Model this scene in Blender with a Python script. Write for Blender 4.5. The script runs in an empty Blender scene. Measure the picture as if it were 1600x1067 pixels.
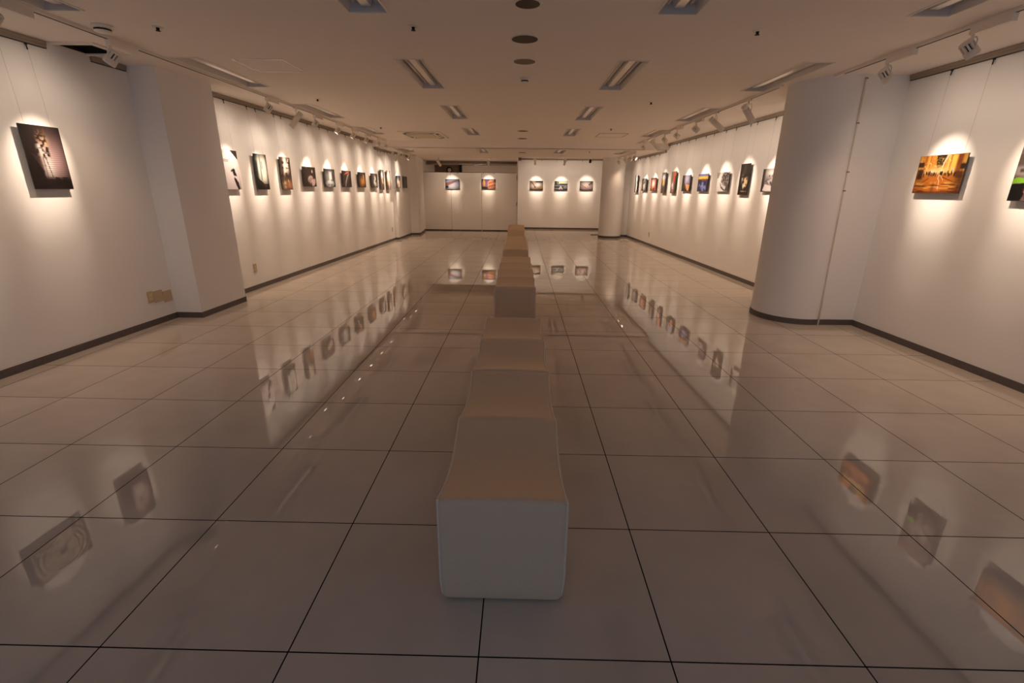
import bpy, bmesh, math, random
import numpy as np
from mathutils import Vector, Matrix, Quaternion

scn = bpy.context.scene
COL = scn.collection
random.seed(4)

# ------------------------------------------------------------------ camera
T = 0.6                                     # floor tile, metres
cam_d = bpy.data.cameras.new('camera'); cam = bpy.data.objects.new('camera', cam_d); COL.objects.link(cam)
cam_d.sensor_width = 36.0; cam_d.lens = 735.19 / 1600 * 36.0; cam_d.clip_start = 0.05; cam_d.clip_end = 100
PITCH, YAW, ROLL = 0.311896, 0.014739, 0.011896
cy_, sy_, cp_, sp_ = math.cos(YAW), math.sin(YAW), math.cos(PITCH), math.sin(PITCH)
fw = Vector((-sy_*cp_, cy_*cp_, -sp_)); r0 = Vector((cy_, sy_, 0)); u0 = r0.cross(fw)
rt = math.cos(ROLL)*r0 + math.sin(ROLL)*u0; up = -math.sin(ROLL)*r0 + math.cos(ROLL)*u0
CAMPOS = Vector((0.18207*T, -1.82741*T, 2.32*T))
M = Matrix((rt, up, -fw)).transposed().to_4x4(); M.translation = CAMPOS
cam.matrix_world = M
scn.camera = cam

# ------------------------------------------------------------------ colour management, world, daylight behind the camera
scn.view_settings.view_transform = 'Standard'; scn.view_settings.look = 'None'
scn.view_settings.exposure = -0.30; scn.view_settings.gamma = 1.0
try: scn.view_settings.use_curve_mapping = False
except Exception: pass
scn.cycles.use_denoising = True; scn.cycles.use_adaptive_sampling = False
scn.cycles.max_bounces = 10; scn.cycles.diffuse_bounces = 8; scn.cycles.glossy_bounces = 4
scn.cycles.sample_clamp_indirect = 4.0
scn.cycles.use_light_tree = True
world = bpy.data.worlds.new('world'); scn.world = world; world.use_nodes = True
bg = world.node_tree.nodes['Background']
bg.inputs[0].default_value = (0.42, 0.64, 1.0, 1); bg.inputs[1].default_value = 1.5   # overcast daylight outside the rear window
SPOT_W, HALO_W, SPILL_W, STREAK_W = 122.0, 10.5, 22.0, 42.0               # beam and spill of every gallery spotlight
SPOT_C, SPILL_C = (1.0, 0.79, 0.61), (1.0, 0.66, 0.43)
WIN = (-1.9, 1.9, 0.25, 2.2)                # rear window opening x0 x1 z0 z1
YREAR = -4.5
pd = bpy.data.lights.new('window_portal', 'AREA'); pd.shape = 'RECTANGLE'; pd.size = WIN[1]-WIN[0]; pd.size_y = WIN[3]-WIN[2]
po = bpy.data.objects.new('window_portal', pd); COL.objects.link(po); pd.cycles.is_portal = True
po.location = (0, YREAR-0.06, (WIN[2]+WIN[3])/2); po.rotation_euler = (math.radians(90), 0, 0)
po.rotation_euler = Vector((0, -1, 0)).to_track_quat('Z', 'Y').to_euler()   # -Z of the portal looks into the room

# ------------------------------------------------------------------ helpers
def lin(c):
    return tuple(((x/255)/12.92 if x/255 <= 0.04045 else ((x/255+0.055)/1.055)**2.4) for x in c)
def mat(name, col, rough=0.6, metal=0.0, noise=0.0, nscale=30, bump=0.0, bscale=200, spec=0.5, emit=None, estr=0, sheen=0.0, coat=0.0):
    m = bpy.data.materials.new(name); m.use_nodes = True; nt = m.node_tree; b = nt.nodes['Principled BSDF']
    b.inputs['Base Color'].default_value = (*col, 1); b.inputs['Roughness'].default_value = rough; b.inputs['Metallic'].default_value = metal
    b.inputs['Specular IOR Level'].default_value = spec
    if sheen: b.inputs['Sheen Weight'].default_value = sheen
    if sheen: b.inputs['Sheen Tint'].default_value = (1.0, 0.80, 0.58, 1); b.inputs['Sheen Roughness'].default_value = 0.4
    if coat: b.inputs['Coat Weight'].default_value = coat
    if emit: b.inputs['Emission Color'].default_value = (*emit, 1); b.inputs['Emission Strength'].default_value = estr
    tc = nt.nodes.new('ShaderNodeTexCoord')
    if noise:
        n = nt.nodes.new('ShaderNodeTexNoise'); n.inputs['Scale'].default_value = nscale; n.inputs['Detail'].default_value = 4
        nt.links.new(tc.outputs['Object'], n.inputs['Vector'])
        r = nt.nodes.new('ShaderNodeValToRGB'); r.color_ramp.elements[0].position = 0.3; r.color_ramp.elements[1].position = 0.7
        r.color_ramp.elements[0].color = (*[c*(1-noise) for c in col], 1); r.color_ramp.elements[1].color = (*[min(1, c*(1+noise)) for c in col], 1)
        nt.links.new(n.outputs['Fac'], r.inputs['Fac']); nt.links.new(r.outputs['Color'], b.inputs['Base Color'])
    if bump:
        n = nt.nodes.new('ShaderNodeTexNoise'); n.inputs['Scale'].default_value = bscale
        nt.links.new(tc.outputs['Object'], n.inputs['Vector'])
        bp = nt.nodes.new('ShaderNodeBump'); bp.inputs['Strength'].default_value = bump; bp.inputs['Distance'].default_value = 0.002
        nt.links.new(n.outputs['Fac'], bp.inputs['Height']); nt.links.new(bp.outputs['Normal'], b.inputs['Normal'])
    return m

class MB:
    def __init__(s): s.bm = bmesh.new()
    def box(s, lo, hi, bev=0.0, smooth=False):
        lo, hi = Vector(lo), Vector(hi)
        r = bmesh.ops.create_cube(s.bm, size=1.0); vs = r['verts']
        bmesh.ops.scale(s.bm, vec=hi-lo, verts=vs); bmesh.ops.translate(s.bm, vec=(lo+hi)/2, verts=vs)
        if bev:
            es = list({e for v in vs for e in v.link_edges})
            bmesh.ops.bevel(s.bm, geom=es, offset=bev, segments=2, affect='EDGES', profile=0.6)
        return s
    def ring(s, c, ax, r, n):
        ax = Vector(ax).normalized(); a = ax.orthogonal().normalized(); b = ax.cross(a)
        return [s.bm.verts.new(Vector(c)+r*(math.cos(2*math.pi*i/n)*a+math.sin(2*math.pi*i/n)*b)) for i in range(n)]
    def lathe(s, c, ax, prof, n=20, capa=True, capb=True, smooth=True):
        ax = Vector(ax).normalized(); prev = None; first = None
        for (r, t) in prof:
            cur = s.ring(Vector(c)+ax*t, ax, r, n)
            if prev:
                for i in range(n):
                    f = s.bm.faces.new((prev[i], prev[(i+1) % n], cur[(i+1) % n], cur[i])); f.smooth = smooth
            else: first = cur
            prev = cur
        if capa: s.bm.faces.new(list(reversed(first)))
        if capb: s.bm.faces.new(prev)
        return s
    def tube(s, pts, r, n=8):
        pts = [Vector(p) for p in pts]
        prev = None
        for k, p in enumerate(pts):
            d = (pts[min(k+1, len(pts)-1)]-pts[max(k-1, 0)]).normalized()
            if prev is None: a = d.orthogonal().normalized()
            else: a = (a - d*a.dot(d)).normalized()
            b = d.cross(a)
            cur = [s.bm.verts.new(p+r*(math.cos(2*math.pi*i/n)*a+math.sin(2*math.pi*i/n)*b)) for i in range(n)]
            if prev:
                for i in range(n):
                    f = s.bm.faces.new((prev[i], prev[(i+1) % n], cur[(i+1) % n], cur[i])); f.smooth = True
            else: s.bm.faces.new(list(reversed(cur)))
            prev = cur
        s.bm.faces.new(prev)
        return s
    def prism(s, poly, z0, z1, smooth=False):
        lo = [s.bm.verts.new((x, y, z0)) for x, y in poly]; hi = [s.bm.verts.new((x, y, z1)) for x, y in poly]
        n = len(poly); s.bm.faces.new(list(reversed(lo))); s.bm.faces.new(hi)
        for i in range(n):
            f = s.bm.faces.new((lo[i], lo[(i+1) % n], hi[(i+1) % n], hi[i])); f.smooth = smooth
        return s
    def quad(s, *p):
        s.bm.faces.new([s.bm.verts.new(q) for q in p]); return s
    def build(s, name, m, parent=None, recalc=True):
        if recalc: bmesh.ops.recalc_face_normals(s.bm, faces=s.bm.faces[:])
        me = bpy.data.meshes.new(name); s.bm.to_mesh(me); s.bm.free()
        me.materials.append(m); o = bpy.data.objects.new(name, me); COL.objects.link(o)
        if parent is not None: o.parent = parent
        return o

def tag(o, label, cat, group=None):
    o['label'] = label; o['category'] = cat
    if group: o['group'] = group
    return o
def empty(name, loc, label, cat, group=None, rz=0):
    o = bpy.data.objects.new(name, None); COL.objects.link(o); o.empty_display_size = 0.05
    o.location = loc; o.rotation_euler = (0, 0, rz); return tag(o, label, cat, group)
def struct(o, label=None):
    o['kind'] = 'structure'
    if label: o['label'] = label
    return o

# ------------------------------------------------------------------ materials
M_wall = mat('white_wall_covering', (0.87, 0.85, 0.83), 0.75, bump=0.15, bscale=260)
M_ceil = mat('white_ceiling_paint', (0.92, 0.85, 0.78), 0.85, bump=0.1, bscale=180)
M_base = mat('dark_vinyl_baseboard', lin((92, 84, 80)), 0.5, noise=0.1)
M_rail = mat('grey_painted_rail', lin((150, 136, 122)), 0.5)
M_groove = mat('dark_groove', lin((40, 34, 30)), 0.7)
M_white = mat('off_white_metal', lin((238, 230, 218)), 0.42)
M_head = mat('cream_lamp_metal', lin((236, 228, 214)), 0.45)
M_trof = mat('satin_enamel', (0.70, 0.66, 0.62), 0.38, metal=0.15)
M_refl = mat('mirror_aluminium', (0.84, 0.80, 0.76), 0.28, metal=0.75)
M_tube = mat('frosted_tube', lin((235, 230, 222)), 0.25)
M_black = mat('matt_black', lin((22, 20, 19)), 0.6)
M_dark = mat('dark_grille', lin((78, 66, 56)), 0.7, noise=0.15, nscale=400)
M_mid = mat('tan_grille', lin((135, 116, 98)), 0.7, noise=0.12, nscale=400)
M_beige = mat('beige_plastic', lin((196, 176, 142)), 0.45)
M_wire = mat('steel_wire', lin((190, 180, 168)), 0.35, metal=0.3)
M_steel = mat('brushed_steel', lin((190, 185, 178)), 0.25, metal=0.9)
M_edge = mat('black_panel_edge', lin((40, 36, 34)), 0.5)
M_lens = mat('lit_lens', (1, 0.9, 0.75), 0.3, emit=(1.0, 0.85, 0.65), estr=6.0)
M_fabric = mat('cream_velour', lin((214, 190, 162)), 0.85, noise=0.03, nscale=120, bump=0.15, bscale=420, spec=0.2, sheen=0.45)
M_pipe = mat('cream_welt', lin((226, 212, 196)), 0.8, spec=0.2)
M_part = mat('ivory_partition_panel', (0.74, 0.70, 0.65), 0.6, bump=0.1, bscale=240)
M_brown = mat('dark_brown_board', lin((128, 104, 84)), 0.6, noise=0.15, nscale=8)
M_yellow = mat('cassette_plastic', lin((214, 198, 170)), 0.5)
M_trimw = mat('satin_white_trim', lin((240, 232, 220)), 0.25, metal=0.3)
M_glass = mat('window_frame_metal', lin((120, 116, 112)), 0.4, metal=0.5)

def floor_material():
    m = bpy.data.materials.new('polished_porcelain_tiles'); m.use_nodes = True; nt = m.node_tree; N = nt.nodes; L = nt.links
    b = N['Principled BSDF']
    tc = N.new('ShaderNodeTexCoord'); sp = N.new('ShaderNodeSeparateXYZ'); L.new(tc.outputs['Object'], sp.inputs[0])
    def mth(op, a, b_=None):
        n = N.new('ShaderNodeMath'); n.operation = op
        for i, v in enumerate((a, b_)):
            if v is None: continue
            if isinstance(v, (int, float)): n.inputs[i].default_value = v
            else: L.new(v, n.inputs[i])
        return n.outputs[0]
    def edge(o):                            # distance to the nearest joint, metres
        q = mth('DIVIDE', o, T); f = mth('FRACT', q); return mth('MULTIPLY', mth('MINIMUM', f, mth('SUBTRACT', 1.0, f)), T)
    d = mth('MINIMUM', edge(sp.outputs[0]), edge(sp.outputs[1]))
    joint = mth('LESS_THAN', d, 0.0024)
    cell = N.new('ShaderNodeCombineXYZ')
    L.new(mth('FLOOR', mth('DIVIDE', sp.outputs[0], T)), cell.inputs[0]); L.new(mth('FLOOR', mth('DIVIDE', sp.outputs[1], T)), cell.inputs[1])
    wn = N.new('ShaderNodeTexWhiteNoise'); L.new(cell.outputs[0], wn.inputs['Vector'])
    off = N.new('ShaderNodeVectorMath'); off.operation = 'MULTIPLY_ADD'; off.inputs[1].default_value = (7, 7, 7)
    L.new(wn.outputs['Color'], off.inputs[0]); L.new(tc.outputs['Object'], off.inputs[2])
    n1 = N.new('ShaderNodeTexNoise'); n1.inputs['Scale'].default_value = 2.2; n1.inputs['Detail'].default_value = 6; n1.inputs['Roughness'].default_value = 0.6
    L.new(off.outputs[0], n1.inputs['Vector'])
    r = N.new('ShaderNodeValToRGB'); r.color_ramp.elements[0].position = 0.32; r.color_ramp.elements[1].position = 0.70
    r.color_ramp.elements[0].color = (0.52, 0.46, 0.40, 1); r.color_ramp.elements[1].color = (0.60, 0.53, 0.465, 1)
    L.new(n1.outputs['Fac'], r.inputs['Fac'])
    mx = N.new('ShaderNodeMix'); mx.data_type = 'RGBA'; L.new(joint, mx.inputs['Factor']); L.new(r.outputs['Color'], mx.inputs['A'])
    mx.inputs['B'].default_value = (0.012, 0.010, 0.009, 1); L.new(mx.outputs['Result'], b.inputs['Base Color'])
    rr = N.new('ShaderNodeMix'); L.new(joint, rr.inputs['Factor']); rr.inputs['A'].default_value = 0.0; rr.inputs['B'].default_value = 0.8
    L.new(rr.outputs['Result'], b.inputs['Roughness'])
    ss = N.new('ShaderNodeMix'); L.new(joint, ss.inputs['Factor']); ss.inputs['A'].default_value = 0.5; ss.inputs['B'].default_value = 0.02
    L.new(ss.outputs['Result'], b.inputs['Specular IOR Level'])
    b.inputs['IOR'].default_value = 1.62
    return m
M_floor = floor_material()

# ------------------------------------------------------------------ room shell
ZC, ZL = 2.475, 2.335                      # main ceiling, lower ceiling beyond the bulkhead
YB = 11.0                                  # bulkhead
def xln(y): return -3.76 + 0.0444*(y-2.11)     # left wall, near stretch
def xlf(y): return -3.64 + 0.0295*(y-5.2)      # left wall, far stretch
def xrn(y): return 3.86 - 0.0264*(y-2.19)      # right wall, near stretch
def xrf(y): return 3.755 - 0.0323*(y-6.0)      # right wall, far stretch

struct(MB().box((-5.0, YREAR-0.2, -0.1), (5.0, 19.5, 0.0)).build('floor', M_floor))
ZT = 2.75
struct(MB().prism([(xln(YREAR), YREAR), (xln(3.9), 3.9), (-3.9, 3.9), (-4.6, YREAR)], 0, ZT).build('wall_left', M_wall))
PIL = [(-3.68, 3.90), (-3.402, 3.90), (-3.372, 4.715), (-3.66, 4.715), (-3.95, 4.715), (-3.95, 3.90)]
struct(MB().prism(PIL, 0, ZT).build('pillar', M_wall), 'square white pillar standing out from the left wall')
struct(MB().prism([(xlf(4.715), 4.715), (xlf(12.48), 12.48), (-3.335, 12.48), (-3.32, 14.0), (-3.9, 14.0), (-3.9, 4.715)], 0, ZT).build('wall_left', M_wall))
struct(MB().prism([(-3.32, 14.0), (-3.085, 14.1), (-3.07, 14.25), (-3.22, 15.75), (-3.3, 15.9), (-3.3, 18.9), (-3.9, 18.9), (-3.9, 14.0)], 0, ZT).build('pillar', M_wall), 'slim white pillar beside the movable partition')
struct(MB().prism([(xrn(YREAR), YREAR), (4.6, YREAR), (4.1, 4.02), (xrn(4.02), 4.02)], 0, ZT).build('wall_right', M_wall))
def column(cx, cy, r, xr, yr, yb, name):
    pts = [(cx + r*math.sin(a), cy - r*math.cos(a)) for a in [math.radians(t) for t in range(0, -181, -6)]]
    poly = pts + [(cx, yb), (xr+0.3, yb), (xr+0.3, yr), (cx+0.02, yr)] if yr <= cy-r+0.03 else pts + [(cx+r, cy+r), (xr+0.3, yb), (xr+0.3, yr), (cx+r*0.92, yr)]
    return pts, poly
CN = (3.335, 4.42, 0.42)
arcN = [(CN[0]+CN[2]*math.sin(math.radians(t)), CN[1]-CN[2]*math.cos(math.radians(t))) for t in range(0, -181, -5)]
def round_prism(arc, rest, name, label):
    m = MB().prism(arc+rest, 0, ZT); o = m.build(name, M_wall)
    for p in o.data.polygons:
        n = p.normal
        if abs(n.z) < 0.1 and len(p.vertices) == 4: p.use_smooth = True
    o.data.set_sharp_from_angle(angle=math.radians(25))
    return struct(o, label)
round_prism(arcN, [(3.335, 5.3), (4.1, 5.3), (4.1, 4.02), (3.5, 4.015)], 'pillar', 'broad round-faced white pillar against the right wall')
struct(MB().prism([(xrf(5.2), 5.2), (4.2, 5.2), (4.2, 14.32), (xrf(14.32), 14.32)], 0, ZT).build('wall_right', M_wall))
CF = (2.905, 14.10, 0.345)
arcF = [(CF[0]+CF[2]*math.sin(math.radians(t)), CF[1]-CF[2]*math.cos(math.radians(t))) for t in range(75, -181, -5)]
round_prism(arcF, [(2.905, 14.9), (4.2, 14.9), (4.2, 14.32), (3.24, 14.32)], 'pillar', 'round white column in the far right corner')
struct(MB().prism([(3.12, 14.9), (3.4, 14.9), (3.4, 17.2), (3.12, 17.2)], 0, ZT).build('wall_right', M_wall))
struct(MB().box((-0.03, 17.0, 0), (3.4, 17.15, ZT)).build('wall_back', M_wall))
struct(MB().box((-0.03, 15.95, 0), (0.0, 17.0, ZT)).build('wall_back', M_wall))
# store room glimpsed above the movable partition
struct(MB().box((-3.6, 18.5, 0), (-2.32, 18.6, ZT)).build('wall_back', M_brown))
struct(MB().box((-2.22, 18.5, 0), (-0.03, 18.6, ZT)).build('wall_back', M_ceil))
struct(MB().box((-2.32, 18.42, 0), (-2.22, 18.6, ZT)).build('trim_1', M_black))
struct(MB().box((-0.03, 17.15, 0), (0.07, 18.6, ZT)).build('wall_back', M_wall))
# rear wall with a wide window, behind the camera
w = MB()
w.box((-4.7, YREAR-0.12, 0), (WIN[0], YREAR, ZT)); w.box((WIN[1], YREAR-0.12, 0), (4.7, YREAR, ZT))
w.box((WIN[0], YREAR-0.12, 0), (WIN[1], YREAR, WIN[2])); w.box((WIN[0], YREAR-0.12, WIN[3]), (WIN[1], YREAR, ZT))
struct(w.build('wall_rear', M_wall))
w = MB()
for x in (WIN[0]+0.02, -0.65, 0.65, WIN[1]-0.02): w.box((x-0.02, YREAR-0.09, WIN[2]), (x+0.02, YREAR-0.04, WIN[3]))
for z in (WIN[2]+0.02, WIN[3]-0.02): w.box((WIN[0]+0.04, YREAR-0.088, z-0.02), (WIN[1]-0.04, YREAR-0.042, z+0.02))
struct(w.build('window_1', M_glass))

# ceiling with openings for the recessed fixtures
TROF = []                                  # (x0, x1, y0, y1, z, row, order)
ROWS = {'far left': (-3.015, -2.77), 'centre left': (-1.02, -0.775), 'centre right': (0.962, 1.21), 'far right': (2.56, 2.805)}
for row, (x0, x1) in ROWS.items():
    for k, (y0, y1) in enumerate([(1.20, 2.43), (3.58, 4.82), (5.975, 7.24), (8.40, 9.60), (11.30, 12.55)]):
        TROF.append((x0, x1, y0, y1, ZC if k < 4 else ZL, row, k))
def holed(name, x0, x1, y0, y1, z, holes):
    xs = sorted({x0, x1, *[h[0] for h in holes], *[h[1] for h in holes]}); ys = sorted({y0, y1, *[h[2] for h in holes], *[h[3] for h in holes]})
    m = MB(); vv = {}
    def V(x, y):
        if (x, y) not in vv: vv[(x, y)] = m.bm.verts.new((x, y, z))
        return vv[(x, y)]
    for i in range(len(xs)-1):
        for j in range(len(ys)-1):
            cx, cy = (xs[i]+xs[i+1])/2, (ys[j]+ys[j+1])/2
            if any(h[0] < cx < h[1] and h[2] < cy < h[3] for h in holes): continue
            m.bm.faces.new((V(xs[i], ys[j]), V(xs[i], ys[j+1]), V(xs[i+1], ys[j+1]), V(xs[i+1], ys[j])))
    return struct(m.build(name, M_ceil, recalc=False))
holed('ceiling', -4.7, 4.7, YREAR-0.1, YB, ZC, [t[:4] for t in TROF if t[6] < 4] + [(-3.69, -3.375, 3.19, 3.485)])
holed('ceiling', -4.0, 4.3, YB, 14.36, ZL, [t[:4] for t in TROF if t[6] == 4])
struct(MB().box((-4.0, YB-0.001, ZL), (4.3, YB+0.12, ZT)).build('beam', M_ceil), 'white bulkhead where the ceiling steps down')
struct(MB().box((-4.0, 14.36, ZL), (-0.03, 16.7, ZL+0.3)).build('ceiling', M_ceil))
struct(MB().box((-0.03, 14.36, ZC), (4.3, 17.15, ZC+0.2)).build('ceiling', M_ceil))
struct(MB().box((0.0, 14.24, ZL+0.001), (4.3, 14.36, ZT)).build('beam', M_ceil), 'lower edge of the ceiling before the far right bay')
struct(MB().box((-3.9, 16.7, ZL+0.05), (0.1, 18.7, ZL+0.3)).build('ceiling', M_brown))
# lid that closes the void over the ceilings
struct(MB().box((-5.0, YREAR-0.2, ZT), (5.0, 19.5, ZT+0.1)).build('roof', M_ceil))

# baseboards
HB = 0.062
def board(name, pts, t=0.006, flip=1):
    m = MB()
    for (a, b) in zip(pts[:-1], pts[1:]):
        a, b = Vector((*a, 0)), Vector((*b, 0)); d = (b-a).normalized(); n = Vector((-d.y, d.x, 0))*t*flip
        e = d*t*0.5
        q = [a-e, b+e, b+e+n, a-e+n]
        lo = [m.bm.verts.new(p) for p in q]; hi = [m.bm.verts.new(p+Vector((0, 0, HB))) for p in q]
        m.bm.faces.new(lo); m.bm.faces.new(hi)
        for i in range(4): m.bm.faces.new((lo[i], lo[(i+1) % 4], hi[(i+1) % 4], hi[i]))
    return struct(m.build(name, M_base))
board('baseboard_left', [(xln(YREAR), YREAR), (xln(3.9), 3.9), (-3.402, 3.90), (-3.372, 4.715), (xlf(4.715), 4.715)], flip=-1)
board('baseboard_left', [(xlf(4.715), 4.715), (xlf(12.48), 12.48), (-3.335, 12.48), (-3.32, 14.0), (-3.085, 14.1), (-3.07, 14.25), (-3.22, 15.75)], flip=-1)
board('baseboard_right', [(xrn(YREAR), YREAR), (xrn(4.02), 4.02), (3.5, 4.015)]+arcN[:34], flip=1)
board('baseboard_right', [(xrf(5.2), 5.2), (xrf(14.32), 14.32), (3.24, 14.32)]+arcF[:44], flip=1)
board('baseboard_back', [(0.0, 17.0), (3.12, 17.0)], flip=-1)

# ------------------------------------------------------------------ recessed fluorescent fixtures
NTH = ['nearest the camera', 'second from the camera', 'third from the camera', 'fourth from the camera', 'beyond the bulkhead']
ROWTXT = {'far left': 'in row beside left lighting track', 'centre left': 'in row just left of round grilles',
          'centre right': 'in row just right of round grilles', 'far right': 'in row beside right lighting track'}
def troffer_parts(dx, dy):
    h = MB(); D = 0.085
    for q in [((-dx, -dy, 0), (-dx, dy, 0), (-dx+0.02, dy, D), (-dx+0.02, -dy, D)), ((dx, -dy, 0), (dx-0.02, -dy, D), (dx-0.02, dy, D), (dx, dy, 0)),
              ((-dx, -dy, 0), (-dx+0.02, -dy, D), (dx-0.02, -dy, D), (dx, -dy, 0)), ((-dx, dy, 0), (dx, dy, 0), (dx-0.02, dy, D), (-dx+0.02, dy, D)),
              ((-dx+0.02, -dy, D), (-dx+0.02, dy, D), (dx-0.02, dy, D), (dx-0.02, -dy, D))]: h.quad(*q)
    f = MB(); t = 0.012
    f.box((-dx-t, -dy-t, -0.006), (-dx, dy+t, 0.0005)); f.box((dx, -dy-t, -0.006), (dx+t, dy+t, 0.0005))
    f.box((-dx, -dy-t, -0.006), (dx, -dy, 0.0005)); f.box((-dx, dy, -0.006), (dx, dy+t, 0.0005))
    r = MB()                                # reflector spine down the middle
    y = dy-0.03
    prof = [(-0.05, D), (-0.028, 0.022), (0.028, 0.022), (0.05, D)]
    a = [r.bm.verts.new((x, -y, z)) for x, z in prof]; b = [r.bm.verts.new((x, y, z)) for x, z in prof]
    for i in range(3): r.bm.faces.new((a[i], a[i+1], b[i+1], b[i]))
    r.bm.faces.new(a); r.bm.faces.new(list(reversed(b)))
    return h, f, r
for (x0, x1, y0, y1, z, row, k) in TROF:
    e = empty('ceiling_light', ((x0+x1)/2, (y0+y1)/2, z), 'recessed fluorescent fixture %s, %s' % (NTH[k], ROWTXT[row]), 'ceiling light', 'recessed fluorescent ceiling lights')
    dx, dy = (x1-x0)/2, (y1-y0)/2
    h, f, r = troffer_parts(dx, dy)
    h.build('housing', M_trof, e); f.build('rim', M_white, e); r.build('reflector', M_refl, e)
    for sx in (-1, 1):
        MB().lathe((sx*0.072, -dy+0.05, 0.048), (0, 1, 0), [(0.013, 0), (0.013, 2*dy-0.1)], 10).build('fluorescent_tube', M_tube, e)

# ------------------------------------------------------------------ ceiling grilles, detectors, sprinklers, hatches
def disc(loc, r, mm, label, name='ceiling_speaker', cat='speaker', group='round ceiling grilles'):
    e = empty(name, loc, label, cat, group)
    MB().lathe((0, 0, -0.004), (0, 0, 1), [(r, 0), (r+0.012, 0.001), (r+0.014, 0.004)], 32, capa=False).build('rim', M_white, e)
    m = MB().lathe((0, 0, -0.0055), (0, 0, 1), [(r, 0), (r, 0.003)], 32)
    m.build('grille', mm, e)
disc((0.131, 2.27, ZC), 0.075, M_dark, 'round brown ceiling grille at the top edge, nearest the camera')
disc((0.119, 2.977, ZC), 0.098, M_dark, 'widest dark round ceiling grille, second from the camera')
disc((0.121, 3.626, ZC), 0.095, M_mid, 'paler tan round ceiling grille just before the smoke detector')
disc((0.125, 8.79, ZC), 0.10, M_dark, 'round dark ceiling grille beyond the smoke detector')
disc((0.118, 10.2, ZC), 0.10, M_dark, 'round dark ceiling grille just before the bulkhead')
disc((0.124, 12.3, ZL), 0.10, M_dark, 'round dark ceiling grille on the lowered ceiling past the bulkhead')
def detector(loc, r, label):
    e = empty('smoke_detector', loc, label, 'smoke detector')
    MB().lathe((0, 0, 0), (0, 0, -1), [(r, 0), (r, 0.016), (r*0.95, 0.02), (r*0.8, 0.022)], 28).build('base', M_white, e)
    MB().lathe((0, 0, -0.022), (0, 0, -1), [(r*0.78, 0), (r*0.78, 0.012)], 24).build('sensor_slot', M_black, e)
    MB().lathe((0, 0, -0.034), (0, 0, -1), [(r*0.82, 0), (r*0.8, 0.006), (r*0.55, 0.014), (r*0.2, 0.017)], 24).build('cover', M_white, e)
detector((0.128, 4.29, ZC), 0.048, 'small round smoke detector hanging at the middle of the ceiling')
detector((-2.905, 2.74, ZC), 0.066, 'white smoke detector on the ceiling above the left lighting track')
SPR = [(-2.518, 2.761, ZC, 'black tipped ceiling sprinkler at the upper left, near the square hatch'), (-0.666, 2.708, ZC, 'black tipped ceiling sprinkler left of the dark round grilles'),
       (1.754, 2.752, ZC, 'black tipped ceiling sprinkler at the upper right of the ceiling'), (-2.527, 5.569, ZC, 'small ceiling sprinkler between the left light fixtures, before the cassette'),
       (-2.527, 8.438, ZC, 'small ceiling sprinkler next to the ceiling cassette air conditioner'), (1.749, 5.578, ZC, 'small ceiling sprinkler midway along the right half of the ceiling'),
       (1.737, 8.313, ZC, 'small ceiling sprinkler just before the pale ceiling hatch'), (-2.681, 11.83, ZL, 'tiny sprinkler on the lowered ceiling at the left'),
       (1.821, 11.73, ZL, 'tiny sprinkler on the lowered ceiling at the right')]
for x, y, z, lb in SPR:
    e = empty('sprinkler_head', (x, y, z), lb, 'sprinkler', 'ceiling sprinklers')
    MB().lathe((0, 0, 0), (0, 0, -1), [(0.036, 0), (0.034, 0.004), (0.022, 0.006)], 20).build('escutcheon', M_white, e)
    MB().lathe((0, 0, -0.006), (0, 0, -1), [(0.012, 0), (0.009, 0.016), (0.016, 0.018), (0.016, 0.021)], 14).build('nozzle', M_black, e)
def hatch(x0, x1, y0, y1, z, label, bright):
    e = empty('ceiling_hatch', ((x0+x1)/2, (y0+y1)/2, z), label, 'hatch')
    dx, dy = (x1-x0)/2, (y1-y0)/2; t = 0.011; f = MB()
    f.box((-dx, -dy, -0.005), (-dx+t, dy, 0.001)); f.box((dx-t, -dy, -0.005), (dx, dy, 0.001)); f.box((-dx+t, -dy, -0.005), (dx-t, -dy+t, 0.001)); f.box((-dx+t, dy-t, -0.005), (dx-t, dy, 0.001))
    f.build('trim_frame', bright, e)
    MB().box((-dx+t+0.004, -dy+t+0.004, -0.003), (dx-t-0.004, dy-t-0.004, 0.001)).build('door_panel', M_ceil, e)
    MB().lathe((0.05, -dy+0.04, -0.003), (0, 0, -1), [(0.008, 0), (0.007, 0.002)], 12).build('lock', M_steel, e)
hatch(-2.50, -2.035, 3.62, 4.09, ZC, 'square ceiling hatch with bright metal trim on the left', M_trimw)
hatch(1.65, 2.22, 9.05, 9.73, ZC, 'pale ceiling hatch with thin dull trim near the bulkhead at right', M_rail)
# four way cassette air conditioner
e = empty('ceiling_cassette', (-1.95, 9.65, ZC), 'four way ceiling cassette air conditioner with dark slots near the bulkhead', 'air conditioner')
MB().box((-0.43, -0.62, -0.02), (0.43, 0.62, 0.0), bev=0.006).build('panel', M_white, e)
MB().box((-0.24, -0.40, -0.035), (0.24, 0.40, -0.02), bev=0.006).build('intake_grille', M_yellow, e)
for lo, hi in [((-0.30, -0.55, -0.022), (0.30, -0.47, -0.0195)), ((-0.30, 0.47, -0.022), (0.30, 0.55, -0.0195)), ((-0.37, -0.42, -0.022), (-0.30, 0.42, -0.0195)), ((0.30, -0.42, -0.022), (0.37, 0.42, -0.0195))]:
    v = MB().box(lo, hi).build('air_slot', M_black, e)
    c = ((lo[0]+hi[0])/2, (lo[1]+hi[1])/2)
    if hi[0]-lo[0] > 0.2: MB().box((lo[0]+0.10, c[1]-0.004, -0.025), (hi[0]-0.10, c[1]+0.030, -0.022)).build('louvre', M_white, v)
    else: MB().box((c[0]-0.010, lo[1]+0.16, -0.025), (c[0]+0.026, hi[1]-0.16, -0.022)).build('louvre', M_white, v)
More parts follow.
